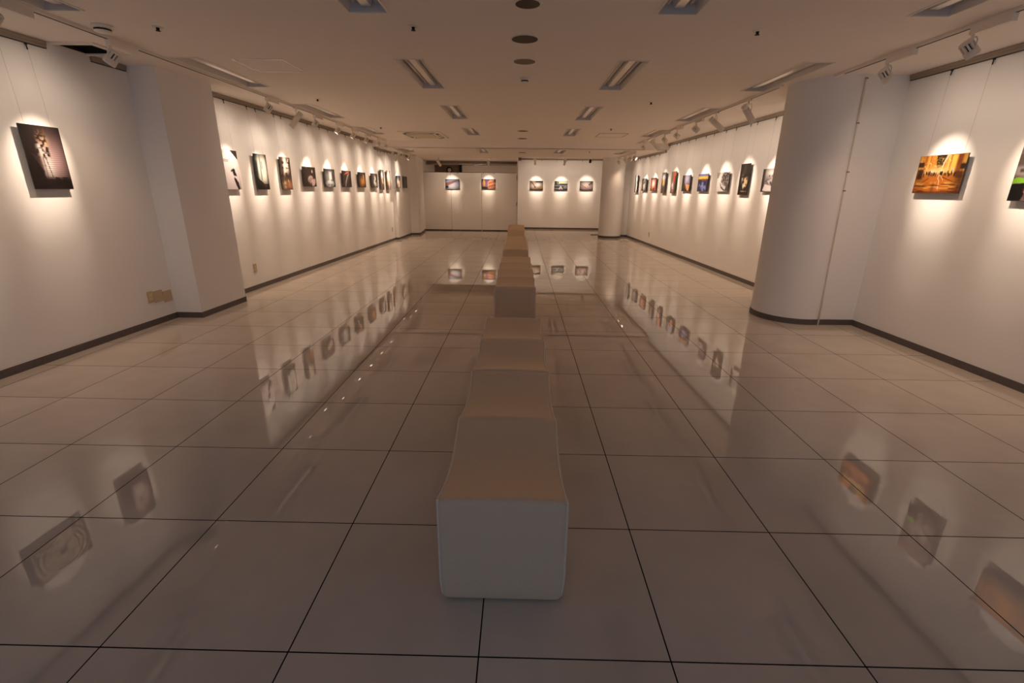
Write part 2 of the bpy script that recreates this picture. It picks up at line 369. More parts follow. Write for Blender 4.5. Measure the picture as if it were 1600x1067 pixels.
# open return air grille in the corner of ceiling and left wall
e = empty('ceiling_vent', (-3.515, 3.33, ZC), 'square ceiling vent with a black opening touching the left wall', 'vent')
f = MB(); t = 0.07
f.box((-0.185, -0.19, -0.012), (0.19, -0.14, 0)); f.box((-0.185, 0.155, -0.012), (0.19, 0.19, 0)); f.box((0.14, -0.14, -0.012), (0.19, 0.155, 0)); f.box((-0.185, -0.14, -0.012), (-0.178, 0.155, 0))
f.build('frame', M_white, e)
v = MB(); x0, x1, y0, y1, z1 = -0.175, 0.140, -0.140, 0.155, 0.16
v.quad((x0, y0, 0), (x0, y1, 0), (x0, y1, z1), (x0, y0, z1)).quad((x1, y0, 0), (x1, y1, 0), (x1, y1, z1), (x1, y0, z1)).quad((x0, y0, 0), (x1, y0, 0), (x1, y0, z1), (x0, y0, z1)).quad((x0, y1, 0), (x1, y1, 0), (x1, y1, z1), (x0, y1, z1)).quad((x0, y0, z1), (x1, y0, z1), (x1, y1, z1), (x0, y1, z1))
v.build('duct_opening', M_black, e)
v = MB()
for k in range(5): v.box((x0, y0+0.03+k*0.058, 0.02), (x1, y0+0.034+k*0.058, 0.05))
v.build('grille_blades', M_black, e)

# ------------------------------------------------------------------ picture rails and lighting tracks
def rail(name, a, b, z1, side, label):
    a, b = Vector((*a, 0)), Vector((*b, 0)); L_ = (b-a).length; d = (b-a).normalized()
    e = empty(name, (a.x, a.y, z1), label, 'picture rail', 'picture rails', rz=math.atan2(d.y, d.x))
    s = side                                # +1: room lies at +local y
    def bx(y0, y1, z0_, z1_): return (0, min(s*y0, s*y1), z0_), (L_, max(s*y0, s*y1), z1_)
    m = MB(); m.box(*bx(0, 0.026, -0.03, -0.002)); m.box(*bx(0, 0.020, -0.050, -0.030)); m.build('channel', M_rail, e)
    MB().box(*bx(0.001, 0.019, -0.054, -0.050)).build('slot', M_groove, e)
    return e
rail('picture_rail', (xln(YREAR+.02), YREAR+.02), (xln(3.13), 3.13), ZC, -1, 'grey picture rail along the near left wall, ending at the vent')
rail('picture_rail', (xln(3.53), 3.53), (xln(3.885), 3.885), ZC, -1, 'short grey picture rail between the vent and the square pillar')
rail('picture_rail', (xlf(4.73), 4.73), (xlf(10.98), 10.98), ZC, -1, 'long grey picture rail on the left wall past the square pillar')
rail('picture_rail', (xlf(11.13), 11.13), (xlf(12.46), 12.46), ZL, -1, 'grey picture rail on the left wall just past the bulkhead')
rail('picture_rail', (-3.334, 12.50), (-3.321, 13.97), ZL, -1, 'grey picture rail over the unlit dark print at far left')
rail('picture_rail', (xrn(YREAR+.02), YREAR+.02), (xrn(4.0), 4.0), ZC, 1, 'grey picture rail along the near right wall')
rail('picture_rail', (xrf(5.32), 5.32), (xrf(10.98), 10.98), ZC, 1, 'long grey picture rail on the right wall past the round-faced pillar')
rail('picture_rail', (xrf(11.13), 11.13), (xrf(14.28), 14.28), ZL, 1, 'grey picture rail on the right wall past the bulkhead')
rail('picture_rail', (0.02, 17.0), (3.1, 17.0), ZC, -1, 'grey picture rail on the far end wall')
def track(x, y0, y1, z, label):
    e = empty('lighting_track', (x, y0, z), label, 'lighting track', 'ceiling lighting tracks')
    L_ = y1-y0
    MB().box((-0.017, 0, -0.022), (0.017, L_, 0)).build('channel', M_white, e)
    MB().box((-0.007, 0.05, -0.0235), (0.007, L_-0.12, -0.022)).build('slot', M_groove, e)
    MB().box((-0.018, L_-0.06, -0.024), (0.018, L_, 0)).build('end_cap', M_white, e)
track(-3.07, 0.2, 10.76, ZC, 'long white lighting track on the ceiling beside the left wall')
track(-3.0, 11.15, 13.75, ZL, 'white lighting track at left on the lowered ceiling')
track(3.10, 0.2, 4.01, ZC, 'white lighting track near the right wall, ending at the round-faced pillar')
track(2.83, 4.48, 10.90, ZC, 'long white lighting track beside the right wall past the pillar')
track(2.93, 11.45, 13.78, ZL, 'white lighting track at right on the lowered ceiling')

# ------------------------------------------------------------------ pictures: every print is painted by a small procedure
def srgb(c): return np.array(lin(c))
class Art:
    def __init__(s, w, h, base, seed):
        s.w, s.h = w, h; s.rs = np.random.RandomState(seed)
        v, u = np.mgrid[0:h, 0:w]; s.u = u/(w-1); s.v = v/(h-1)
        s.c = np.zeros((h, w, 3)) + np.array(base, float)
    def put(s, mask, col): mask = np.clip(mask, 0, 1)[..., None]; s.c = s.c*(1-mask) + np.array(col, float)*mask; return s
    def grad(s, a, b, axis='v'):
        t = (s.v if axis == 'v' else s.u)[..., None]; s.c = np.array(a, float)*(1-t)+np.array(b, float)*t; return s
    def ell(s, cx, cy, rx, ry, col, soft=0.25, rot=0, op=1):
        x, y = s.u-cx, s.v-cy; ca, sa = math.cos(rot), math.sin(rot); X, Y = (x*ca+y*sa)/rx, (-x*sa+y*ca)/ry
        d = np.sqrt(X*X+Y*Y); return s.put(op*np.clip((1-d)/soft+0.5, 0, 1), col)
    def glow(s, cx, cy, rx, ry, col, op=1, rot=0):
        x, y = s.u-cx, s.v-cy; ca, sa = math.cos(rot), math.sin(rot); X, Y = (x*ca+y*sa)/rx, (-x*sa+y*ca)/ry
        return s.put(op*np.exp(-(X*X+Y*Y)), col)
    def rect(s, x0, y0, x1, y1, col, op=1, soft=0.012):
        m = np.clip((s.u-x0)/soft+.5, 0, 1)*np.clip((x1-s.u)/soft+.5, 0, 1)*np.clip((s.v-y0)/soft+.5, 0, 1)*np.clip((y1-s.v)/soft+.5, 0, 1); return s.put(op*m, col)
    def line(s, pts, wd, col, op=1):
        for (x0, y0), (x1, y1) in zip(pts[:-1], pts[1:]):
            dx, dy = x1-x0, y1-y0; t = np.clip(((s.u-x0)*dx+(s.v-y0)*dy)/(dx*dx+dy*dy+1e-9), 0, 1)
            d = np.hypot(s.u-x0-t*dx, s.v-y0-t*dy); s.put(op*np.clip((wd-d)/(wd*0.6)+.3, 0, 1), col)
        return s
    def poly(s, pts, col, op=1):
        ins = np.zeros(s.u.shape, bool); n = len(pts)
        for i in range(n):
            (x0, y0), (x1, y1) = pts[i], pts[(i+1) % n]
            c = ((y0 > s.v) != (y1 > s.v)); xi = (x1-x0)*(s.v-y0)/((y1-y0) if abs(y1-y0) > 1e-9 else 1e-9)+x0; ins ^= c & (s.u < xi)
        return s.put(op*ins, col)
    def noise(s, nx, ny):
        g = s.rs.rand(ny+2, nx+2); X, Y = s.u*nx, s.v*ny; i, j = X.astype(int), Y.astype(int); a, b = X-i, Y-j
        a = a*a*(3-2*a); b = b*b*(3-2*b)
        return (g[j, i]*(1-a)+g[j, i+1]*a)*(1-b)+(g[j+1, i]*(1-a)+g[j+1, i+1]*a)*b
    def speckle(s, nx, ny, thr, col, op=1, region=None):
        n = np.clip((s.noise(nx, ny)-thr)*6, 0, 1)
        if region is not None: n = n*region
        return s.put(op*n, col)
    def mottle(s, nx, ny, k): s.c = s.c*(1+k*(s.noise(nx, ny)[..., None]-.5)); return s
    def vig(s, k=0.5):
        d = np.clip(((s.u-.5)**2+(s.v-.5)**2)*2, 0, 1)[..., None]; s.c = s.c*(1-k*d); return s
    def reg(s, x0, y0, x1, y1, soft=0.05): return np.clip((s.u-x0)/soft, 0, 1)*np.clip((x1-s.u)/soft, 0, 1)*np.clip((s.v-y0)/soft, 0, 1)*np.clip((y1-s.v)/soft, 0, 1)
def PT(base, seed, hi=False): return Art(*((72, 108) if hi else (44, 66)), base, seed)
def LD(base, seed, hi=False): return Art(*((108, 72) if hi else (66, 44)), base, seed)

def a_shutter():
    a = PT((38, 24, 22), 1, True)
    a.glow(.72, .55, .38, .40, (200, 165, 165), .95).glow(.50, .62, .16, .22, (255, 248, 240)).glow(.44, .42, .16, .10, (255, 240, 230), .9).glow(.52, .25, .12, .10, (250, 215, 170), .9).glow(.36, .33, .1, .06, (255, 250, 245), .8)
    for k in range(22):
        y = .12+k*.034; a.rect(.44, y, 1, y+.008, (95, 65, 68), .55*min(1, .3+k*.08))
    a.rect(0, .0, .30, 1, (36, 22, 20), 1, .12); a.poly([(0, .32), (.14, .45), (.33, .72), (.36, 1), (0, 1)], (30, 18, 17), .9)
    a.poly([(.12, .42), (.32, .50), (.36, .75)], (90, 62, 55), .45); a.line([(.05, .38), (.34, .72)], .010, (22, 13, 12), .8)
    a.speckle(16, 26, .5, (40, 24, 18), .95, a.reg(.22, .05, .62, .52)); a.speckle(22, 30, .62, (190, 140, 80), .5, a.reg(.30, .0, .66, .3))
    a.line([(.47, .5), (.53, .80)], .010, (60, 38, 36)); a.line([(.40, .5), (.41, .80)], .008, (80, 52, 46)); a.rect(.36, .62, .44, .63, (120, 80, 66), .8)
    a.rect(0, .82, 1, 1, (34, 20, 19), .95, .06)
    for pts in ([(.60, .81), (.60, .92)], [(.60, .815), (.69, .83), (.68, .865), (.60, .87)], [(.64, .87), (.70, .92)], [(.79, .81), (.79, .92)], [(.79, .815), (.90, .815)], [(.79, .865), (.87, .865)]): a.line(pts, .014, (12, 7, 7), .9)
    return a.vig(.35)
def a_tunnel():
    a = LD((84, 74, 66), 2, True); a.grad((58, 50, 46), (96, 84, 74))
    for k, r in enumerate([.62, .52, .42, .33, .26, .20, .155, .115, .085]):
        a.ell(.52, .50, r, r*1.25, (214, 196, 172), .05); a.ell(.52, .50, r*.90, r*.90*1.25, (84, 74, 66) if k < 8 else (30, 26, 24), .06)
    for y, r in ((.64, .012), (.72, .017), (.81, .024), (.92, .032)): a.ell(.54, y, r, r*1.5, (255, 250, 236), .3)
    a.line([(.52, .52), (.54, .9)], .008, (180, 165, 140), .7)
    return a.vig(.4)
def a_leaper():
    a = PT((236, 230, 228), 3); a.grad((250, 248, 246), (196, 182, 184)); a.poly([(.55, 0), (1, 0), (1, .24)], (44, 32, 32)); a.line([(.4, -.05), (1.05, .33)], .012, (200, 180, 170), .6)
    a.rect(0, .24, .36, .255, (90, 76, 74)).rect(0, .275, .36, .29, (90, 76, 74))
    a.ell(.62, .52, .09, .06, (34, 28, 30), .3).ell(.66, .60, .12, .07, (30, 24, 26), .3, .5).line([(.52, .5), (.45, .53)], .025, (30, 26, 28)).ell(.68, .68, .10, .035, (225, 215, 212), .3).line([(.62, .73), (.70, .86), (.80, .98)], .05, (26, 20, 22)).line([(.68, .74), (.80, .84), (.86, .97)], .04, (26, 20, 22))
    return a
def a_window():
    a = PT((36, 36, 32), 4); a.rect(.08, .05, .92, .82, (176, 178, 160), .9, .2).glow(.72, .45, .26, .42, (250, 246, 228)).glow(.36, .35, .16, .38, (246, 248, 238), .95).rect(.40, 0, .48, .75, (96, 102, 92), .75, .04).rect(.50, .20, .62, .42, (120, 124, 118), .6, .04)
    a.rect(.0, .2, .20, .72, (40, 44, 42), .85, .1).poly([(0, .62), (.35, .74), (.6, .84), (1, .84), (1, 1), (0, 1)], (28, 24, 20)).glow(.72, .90, .12, .03, (150, 90, 60), .7)
    return a.vig(.5)
def a_cafe():
    a = PT((84, 62, 50), 5); a.mottle(8, 12, .9).glow(.42, .18, .16, .25, (250, 248, 246)).glow(.66, .30, .12, .2, (245, 242, 240)).glow(.40, .42, .12, .12, (250, 240, 232)).line([(.55, .02), (.52, .3), (.62, .75)], .02, (255, 240, 225)).line([(.85, .05), (.62, .35)], .02, (255, 246, 238)).line([(.4, .5), (.75, .8)], .03, (200, 130, 90))
    a.speckle(9, 12, .55, (36, 24, 20), .85, a.reg(.05, .1, 1, .75)).glow(.75, .85, .3, .14, (180, 120, 80), .9).glow(.28, .80, .14, .06, (210, 180, 140)).glow(.28, .92, .14, .05, (200, 150, 110)).rect(.9, .1, 1, .7, (40, 28, 24), .8, .05)
    return a
def a_palms():
    a = LD((50, 36, 30), 6); a.mottle(6, 5, .3).ell(.55, .62, .22, .17, (186, 160, 150), .35, -.55).ell(.80, .78, .23, .13, (196, 168, 160), .35, -.9)
    a.line([(.38, .72), (.62, .52)], .016, (50, 36, 30)).line([(.42, .80), (.70, .56)], .02, (44, 30, 26)).line([(.5, .86), (.74, .62)], .014, (190, 160, 150)).rect(.70, .14, .76, .30, (230, 222, 214), .9, .03).rect(.26, .03, .34, .07, (150, 138, 126), .9)
    return a
def a_fountain():
    a = LD((126, 124, 122), 7); a.rect(.1, .1, .9, .95, (170, 170, 168), .7, .3).rect(.45, .10, .70, .70, (245, 246, 246), 1, .12).ell(.50, .82, .42, .18, (240, 242, 242), .3).rect(.72, .2, .86, .64, (60, 54, 52), .8, .06).rect(0, .05, 1, .11, (70, 62, 58), .7, .04).speckle(10, 8, .62, (90, 92, 94), .6)
    return a.vig(.75)
def a_trails():
    a = LD((58, 42, 36), 8); a.mottle(5, 4, .4)
    for k in range(5): a.line([(.30-.02*k+.05*k, .95-.02*k), (.38+.035*k, .65), (.55+.03*k, .35), (.75+.02*k, .15)], .012, [(240, 236, 232), (200, 190, 184), (120, 100, 92)][min(k, 2)], .9-.15*k)
    for k in range(4): a.line([(.15+.03*k, .28-.02*k), (.5+.03*k, .10+.015*k), (.72+.02*k, .04+.02*k)], .012, (232, 110, 66), .85)
    return a
def a_ember():
    a = LD((62, 42, 28), 9); a.mottle(5, 4, .5).glow(.55, .62, .34, .26, (206, 132, 56), .95, -.6).glow(.80, .58, .16, .3, (222, 150, 70), .8).glow(.72, .25, .04, .12, (240, 220, 190), .9).line([(.3, .9), (.6, .4)], .02, (90, 56, 30)).line([(.5, .95), (.78, .5)], .02, (110, 70, 34)); return a.vig(.5)
def a_pale():
    a = LD((66, 54, 46), 10); a.mottle(6, 5, .4).glow(.62, .35, .16, .22, (240, 238, 236)).glow(.58, .65, .20, .2, (250, 250, 250)).glow(.70, .78, .12, .16, (235, 230, 226)).line([(.85, .2), (.6, .9)], .025, (40, 30, 26)).speckle(12, 9, .6, (46, 36, 32), .8); return a
def a_stairs():
    a = PT((88, 72, 62), 11); a.glow(.5, .18, .22, .12, (180, 196, 200)).glow(.55, .32, .14, .1, (245, 240, 232)).line([(.45, .3), (.55, .55), (.75, .68)], .06, (225, 180, 150)).rect(0, .0, .2, 1, (64, 52, 46), .8, .1).rect(.0, .72, 1, 1, (84, 66, 56), .8, .1); return a
def a_beam():
    a = PT((120, 84, 64), 12); a.glow(.5, .28, .34, .34, (255, 252, 248)).glow(.75, .6, .14, .42, (250, 240, 230)).rect(0, .65, .5, 1, (70, 48, 40), .85, .15).glow(.4, .7, .2, .1, (220, 150, 100), .8).rect(.88, .2, 1, 1, (80, 60, 52), .8, .05); return a
def a_quay():
    a = LD((90, 82, 78), 13); a.rect(0, 0, 1, .12, (44, 46, 92), 1, .06).glow(.35, .5, .22, .26, (230, 228, 226)).poly([(.45, .95), (.62, .35), (.8, .35), (.98, .95)], (226, 190, 158)).line([(.42, .85), (.72, .22)], .035, (40, 34, 34)).rect(0, .2, .14, 1, (50, 42, 40), .8, .08); return a.vig(.3)
def a_dim():
    a = LD((104, 92, 82), 14); a.mottle(5, 5, .5).rect(.05, .1, .25, .95, (70, 60, 54), .7, .1).rect(.6, .2, .8, .9, (120, 108, 98), .6, .15); return a.vig(.4)
def a_roofline():
    a = LD((206, 208, 222), 15); a.grad((150, 150, 190), (236, 240, 246)).poly([(0, .42), (.78, .12), (.88, .22), (.1, .68), (0, .72)], (150, 98, 88)).line([(0, .42), (.8, .10)], .02, (90, 60, 60)).rect(.02, .68, .22, .88, (44, 42, 46), 1, .04).line([(.76, .2), (.78, .72)], .008, (150, 160, 175)).rect(.3, .86, 1, .9, (190, 190, 196), .6).speckle(8, 5, .6, (250, 252, 254), .5, a.reg(.25, .55, 1, .95)); return a.vig(.75)
def a_arcade():
    a = LD((128, 104, 138), 16); a.grad((104, 66, 96), (150, 130, 160)).ell(.17, .42, .09, .40, (224, 168, 84), .4).ell(.17, .2, .04, .16, (236, 196, 120), .4).poly([(.44, .30), (.62, .06), (1, .02), (1, 1), (.44, 1)], (222, 146, 104))
    for i in range(4):
        for j in range(2): a.ell(.55+.125*i, .40+.33*j-.05*i, .035, .11, (92, 48, 44), .3)
    a.rect(0, .78, .45, 1, (42, 30, 32), .9, .12).rect(.9, 0, 1, .3, (40, 26, 28), .8, .06); return a.vig(.5)
def a_yard():
    a = LD((140, 112, 100), 17); a.glow(.62, .42, .34, .28, (255, 254, 250)).glow(.25, .55, .22, .3, (236, 214, 206)).glow(.3, .15, .15, .12, (206, 176, 120)).rect(.45, 0, 1, .16, (44, 34, 26), .95, .05).rect(.78, .62, .97, .92, (206, 160, 58), .95, .04).line([(.12, .08), (.30, .42), (.45, .72)], .03, (40, 32, 30)).ell(.40, .68, .05, .07, (60, 50, 48)).rect(0, .88, 1, 1, (70, 50, 36), .8, .08); return a.vig(.5)
def a_tent():
    a = LD((70, 74, 78), 18); a.rect(0, 0, 1, .32, (214, 222, 186), 1, .1).rect(.04, .02, .18, .4, (30, 32, 30), .95, .03).rect(.22, .06, .30, .3, (46, 48, 44), .9, .04).rect(.4, .28, 1, .42, (40, 42, 42), .85, .05).rect(0, .45, 1, .52, (180, 184, 190), .8, .04).poly([(.30, .92), (.48, .45), (.66, .92)], (196, 200, 208)).poly([(.42, .95), (.49, .66), (.56, .95)], (196, 80, 52)).rect(.7, .5, .95, .78, (150, 154, 160), .8, .06).rect(0, .80, .35, .86, (210, 212, 216), .8, .04).rect(0, .9, 1, 1, (46, 46, 48), .9, .06); return a
def a_crossing():
    a = LD((206, 178, 176), 19); a.glow(.45, .3, .4, .3, (244, 226, 224)).line([(.05, .35), (.45, .72), (.85, .95)], .02, (110, 84, 84)).line([(.1, .62), (.4, .72)], .012, (150, 120, 118)).ell(.72, .36, .045, .09, (44, 34, 36)).ell(.84, .22, .05, .13, (52, 42, 44)).line([(.84, .3), (.80, .5)], .015, (60, 48, 50)).rect(0, 0, 1, .06, (60, 44, 44), .8, .06).rect(0, .9, 1, 1, (80, 60, 58), .7, .1); return a.vig(.75)
def a_gap():
    a = PT((92, 88, 86), 20); a.rect(.40, 0, .68, 1, (250, 250, 250), 1, .08).rect(.16, 0, .36, 1, (56, 52, 50), .9, .06).rect(.72, 0, .95, 1, (64, 60, 58), .9, .06); return a
def a_tree():
    a = LD((70, 66, 64), 21); a.glow(.5, .4, .26, .36, (250, 250, 248)).speckle(12, 9, .52, (36, 32, 30), .8).rect(.46, .5, .54, 1, (210, 206, 200), .7, .05).glow(.5, .75, .3, .2, (220, 218, 214), .6); return a.vig(.4)
def a_redhall():
    a = LD((164, 66, 50), 22); a.glow(.5, .45, .30, .30, (255, 250, 240)).rect(.0, .0, 1, .10, (60, 44, 40), .9, .06).rect(.2, .72, .8, .86, (214, 140, 90), .8, .06).speckle(8, 3, .5, (60, 30, 26), .8, a.reg(.1, .74, .95, .98)).rect(0, .1, .08, 1, (70, 36, 32), .7, .05); return a
def a_arch():
    a = PT((104, 80, 66), 23); a.ell(.5, .24, .34, .16, (150, 150, 176), .2).ell(.5, .24, .24, .12, (214, 214, 226), .3).rect(.3, .32, .74, .62, (232, 196, 120), .9, .1).rect(.46, .3, .54, .75, (250, 232, 180), .8, .04).rect(0, .7, 1, 1, (88, 66, 56), .9, .1).rect(.3, .64, .4, .85, (66, 46, 40), .7, .05); return a
def a_redpole():
    a = PT((116, 92, 82), 24); a.poly([(.40, .50), (.62, 0), (.95, 0), (.66, .55)], (206, 72, 46)).glow(.35, .62, .2, .12, (244, 238, 232)).glow(.45, .8, .18, .1, (230, 220, 212)).rect(.72, .2, 1, 1, (80, 60, 52), .85, .08).ell(.55, .86, .07, .05, (190, 50, 40)).speckle(8, 12, .6, (44, 36, 30), .8, a.reg(0, .6, .7, 1)); return a
def a_dusk():
    a = LD((74, 62, 60), 25); a.rect(.30, 0, .92, .55, (140, 132, 162), .95, .12).glow(.55, .25, .2, .2, (196, 196, 214), .8).poly([(.42, .55), (.95, .60), (.80, 1), (.62, .92)], (236, 156, 106)).rect(0, 0, .22, 1, (50, 40, 40), .9, .1).rect(.92, 0, 1, 1, (60, 44, 40), .9, .05).rect(.1, .85, .6, 1, (46, 36, 36), .8, .1); return a
def a_harbour():
    a = LD((58, 54, 90), 26, False); a.rect(0, 0, 1, .12, (98, 120, 200), 1, .06).rect(0, .12, 1, .32, (250, 200, 84), 1, .08).rect(0, .30, 1, .40, (60, 40, 40), .95, .04).speckle(10, 4, .5, (150, 80, 40), .8, a.reg(.1, .24, .9, .42)).rect(0, .42, 1, 1, (46, 48, 92), 1, .05).poly([(.36, 1), (.42, .48), (.60, .48), (.66, 1)], (120, 128, 190)).speckle(10, 10, .6, (190, 196, 230), .6, a.reg(.1, .45, .9, 1)).speckle(8, 8, .62, (24, 22, 40), .8, a.reg(0, .45, 1, 1)); return a
def a_hair():
    a = LD((228, 220, 216), 27); a.ell(.70, .34, .32, .36, (150, 140, 138), .2).speckle(16, 12, .48, (50, 42, 42), .9, a.reg(.34, .0, 1, .62)).line([(.30, .55), (.45, .80), (.75, .95)], .04, (60, 52, 52)).rect(.82, .6, 1, 1, (70, 62, 62), .9, .1).glow(.2, .45, .2, .3, (250, 246, 244)).poly([(.0, 0), (.28, 0), (.12, .3), (0, .3)], (130, 118, 116), .7).speckle(12, 9, .6, (40, 34, 34), .8, a.reg(.35, .6, .95, .95)); return a
def a_guitar():
    a = PT((42, 34, 28), 28); a.mottle(6, 8, .5).ell(.68, .58, .20, .17, (222, 190, 146), .25, -.3).ell(.55, .72, .12, .06, (230, 214, 186), .3).glow(.32, .48, .10, .16, (190, 174, 150), .8).line([(.3, .45), (.5, .8)], .02, (230, 222, 206)).rect(.40, .05, .46, .30, (120, 116, 108), .5, .05).rect(.55, .08, .60, .28, (110, 104, 96), .5, .04).rect(.3, .87, .85, .90, (220, 170, 120), .9, .02).speckle(8, 12, .6, (20, 14, 12), .8); return a
def a_portrait():
    a = LD((120, 110, 112), 29); a.glow(.62, .18, .4, .2, (250, 244, 240)).poly([(.30, .5), (.55, .25), (1, .2), (1, .9), (.7, .95)], (190, 180, 180)).speckle(12, 10, .55, (60, 54, 56), .8, a.reg(.35, .25, 1, 1)).rect(0, 0, .14, 1, (44, 38, 40), .9, .1).poly([(.1, .95), (.2, .66), (.9, .82), (.95, 1)], (214, 206, 206)).line([(.2, .55), (.5, .4)], .02, (60, 54, 54)); return a
def a_gold():
    a = LD((206, 122, 40), 30, True); a.grad((216, 140, 50), (150, 82, 26))
    for k in range(16):
        x = a.rs.rand(); a.rect(x, 0, x+.02+.03*a.rs.rand(), .5, [(246, 190, 84), (150, 74, 22), (250, 214, 120), (112, 50, 18)][k % 4], .7, .03)
    a.rect(.70, .02, .80, .48, (250, 206, 90), .9, .03).rect(.82, .0, .92, .48, (120, 58, 22), .85, .04).rect(.93, 0, 1, .22, (244, 190, 80), .8, .03).rect(.90, .25, 1, .38, (34, 18, 10), .9, .03)
    a.poly([(.37, 0), (.58, 0), (.54, .26), (.45, .36), (.40, .28)], (46, 34, 16)).speckle(40, 26, .58, (150, 110, 44), .8, a.reg(.36, 0, .58, .34)).speckle(60, 44, .70, (255, 226, 150), .8, a.reg(0, .05, .72, .5))
    a.line([(.60, 0), (.55, .18), (.52, .45)], .007, (255, 248, 236)).line([(.63, 0), (.58, .12), (.53, .4)], .006, (255, 240, 214))
    a.glow(.35, .42, .12, .06, (255, 250, 244), .95).glow(.54, .41, .08, .06, (255, 246, 244), .95).glow(.46, .36, .3, .1, (250, 200, 110), .7).ell(.77, .40, .022, .05, (190, 200, 216), .3)
    a.rect(0, .17, .13, .30, (44, 22, 12), .85, .03).rect(.02, .36, .14, .62, (40, 20, 12), .85, .05)
    for k in range(26):
        x = .17+.66*(k/25)+.01*a.rs.randn(); 
        if .44 < x < .52: continue
        a.ell(x, .48+.02*a.rs.randn()+.02*abs(x-.48), .010, .055+.01*a.rs.randn(), (46, 24, 16), .4)
    a.rect(.84, .44, .99, .60, (60, 30, 18), .7, .04).poly([(.18, .72), (.30, .58), (.70, .58), (.82, .68), (1, .72), (1, 1), (0, 1), (0, .8)], (196, 108, 34), .75).line([(0, .84), (.16, .74), (.30, .60)], .010, (70, 36, 16), .8).line([(.60, .58), (.82, .70), (1, .73)], .012, (84, 42, 20), .8)
    a.line([(.52, .52), (.50, .60), (.54, .68), (.55, .9)], .007, (255, 236, 216), .9).line([(.55, .54), (.62, .66)], .006, (250, 226, 190), .8)
    a.speckle(7, 30, .52, (250, 200, 110), .6, a.reg(0, .68, 1, .96)).speckle(6, 34, .56, (70, 34, 14), .7, a.reg(0, .72, 1, 1)).rect(.40, .72, .46, .98, (80, 40, 18), .5, .06).rect(.0, .95, 1, 1, (60, 28, 14), .6, .05).rect(.9, .55, 1, 1, (50, 24, 14), .6, .12)
    return a
def a_cyclist():
    a = PT((120, 98, 94), 31, True); a.mottle(5, 8, .5).glow(.6, .6, .3, .2, (200, 186, 180)).poly([(.0, .0), (1, 0), (1, .22), (.3, .34), (0, .3)], (150, 118, 116), .7).rect(.08, .25, .2, .40, (84, 66, 52), .8, .05)
    a.line([(.95, .9), (.55, .84), (.62, .68), (.9, .6)], .03, (60, 44, 40)).line([(.98, .84), (.6, .76)], .03, (70, 54, 48)).glow(.75, .78, .16, .1, (220, 212, 204), .8)
    a.rect(0, .48, .3, .62, (190, 180, 172), .8, .05).rect(.1, .52, .26, .57, (50, 44, 44), .8, .03).poly([(.0, .68), (.06, .645), (.28, .66), (.30, .73), (0, .74)], (150, 214, 60)).poly([(0, .745), (.30, .735), (.36, .85), (.30, 1), (0, 1)], (24, 18, 18)).line([(.34, .86), (.42, .94), (.5, .9)], .018, (200, 190, 184)).rect(.3, .82, .33, .88, (170, 50, 44), .8, .02)
    for k in range(5): a.line([(.45, .18+.05*k), (.75, .10+.06*k), (.98, .2+.05*k)], .02, (70, 58, 54) if k % 2 else (176, 160, 152), .6)
    return a.vig(.25)
def a_facade():
    a = LD((214, 150, 72), 32, True); a.grad((206, 140, 66), (226, 162, 82)).rect(0, .70, 1, 1, (120, 100, 86), .6, .2).rect(.20, .30, .30, .52, (90, 84, 84), .9, .02).rect(.235, .30, .25, .52, (210, 190, 160), .8, .01)
    for k in range(4): a.rect(.62, .36+.07*k, .98, .40+.07*k, (120, 96, 56), .8, .015)
    a.rect(.62, .10, .72, .26, (80, 72, 70), .9, .03).line([(.56, .6), (.60, .1)], .008, (90, 70, 56)).rect(0, .9, 1, 1, (96, 84, 78), .8, .06).glow(.4, .75, .2, .08, (140, 130, 136), .6)
    return a.vig(.3)

PRINT_GAIN = 0.57
M_print_cache = {}
def print_material():
    m = bpy.data.materials.new('photographic_print'); m.use_nodes = True; nt = m.node_tree; b = nt.nodes['Principled BSDF']
    at = nt.nodes.new('ShaderNodeAttribute'); at.attribute_name = 'ink'; nt.links.new(at.outputs['Color'], b.inputs['Base Color'])
    b.inputs['Roughness'].default_value = 0.45; b.inputs['Specular IOR Level'].default_value = 0.25
    return m
M_print = print_material()

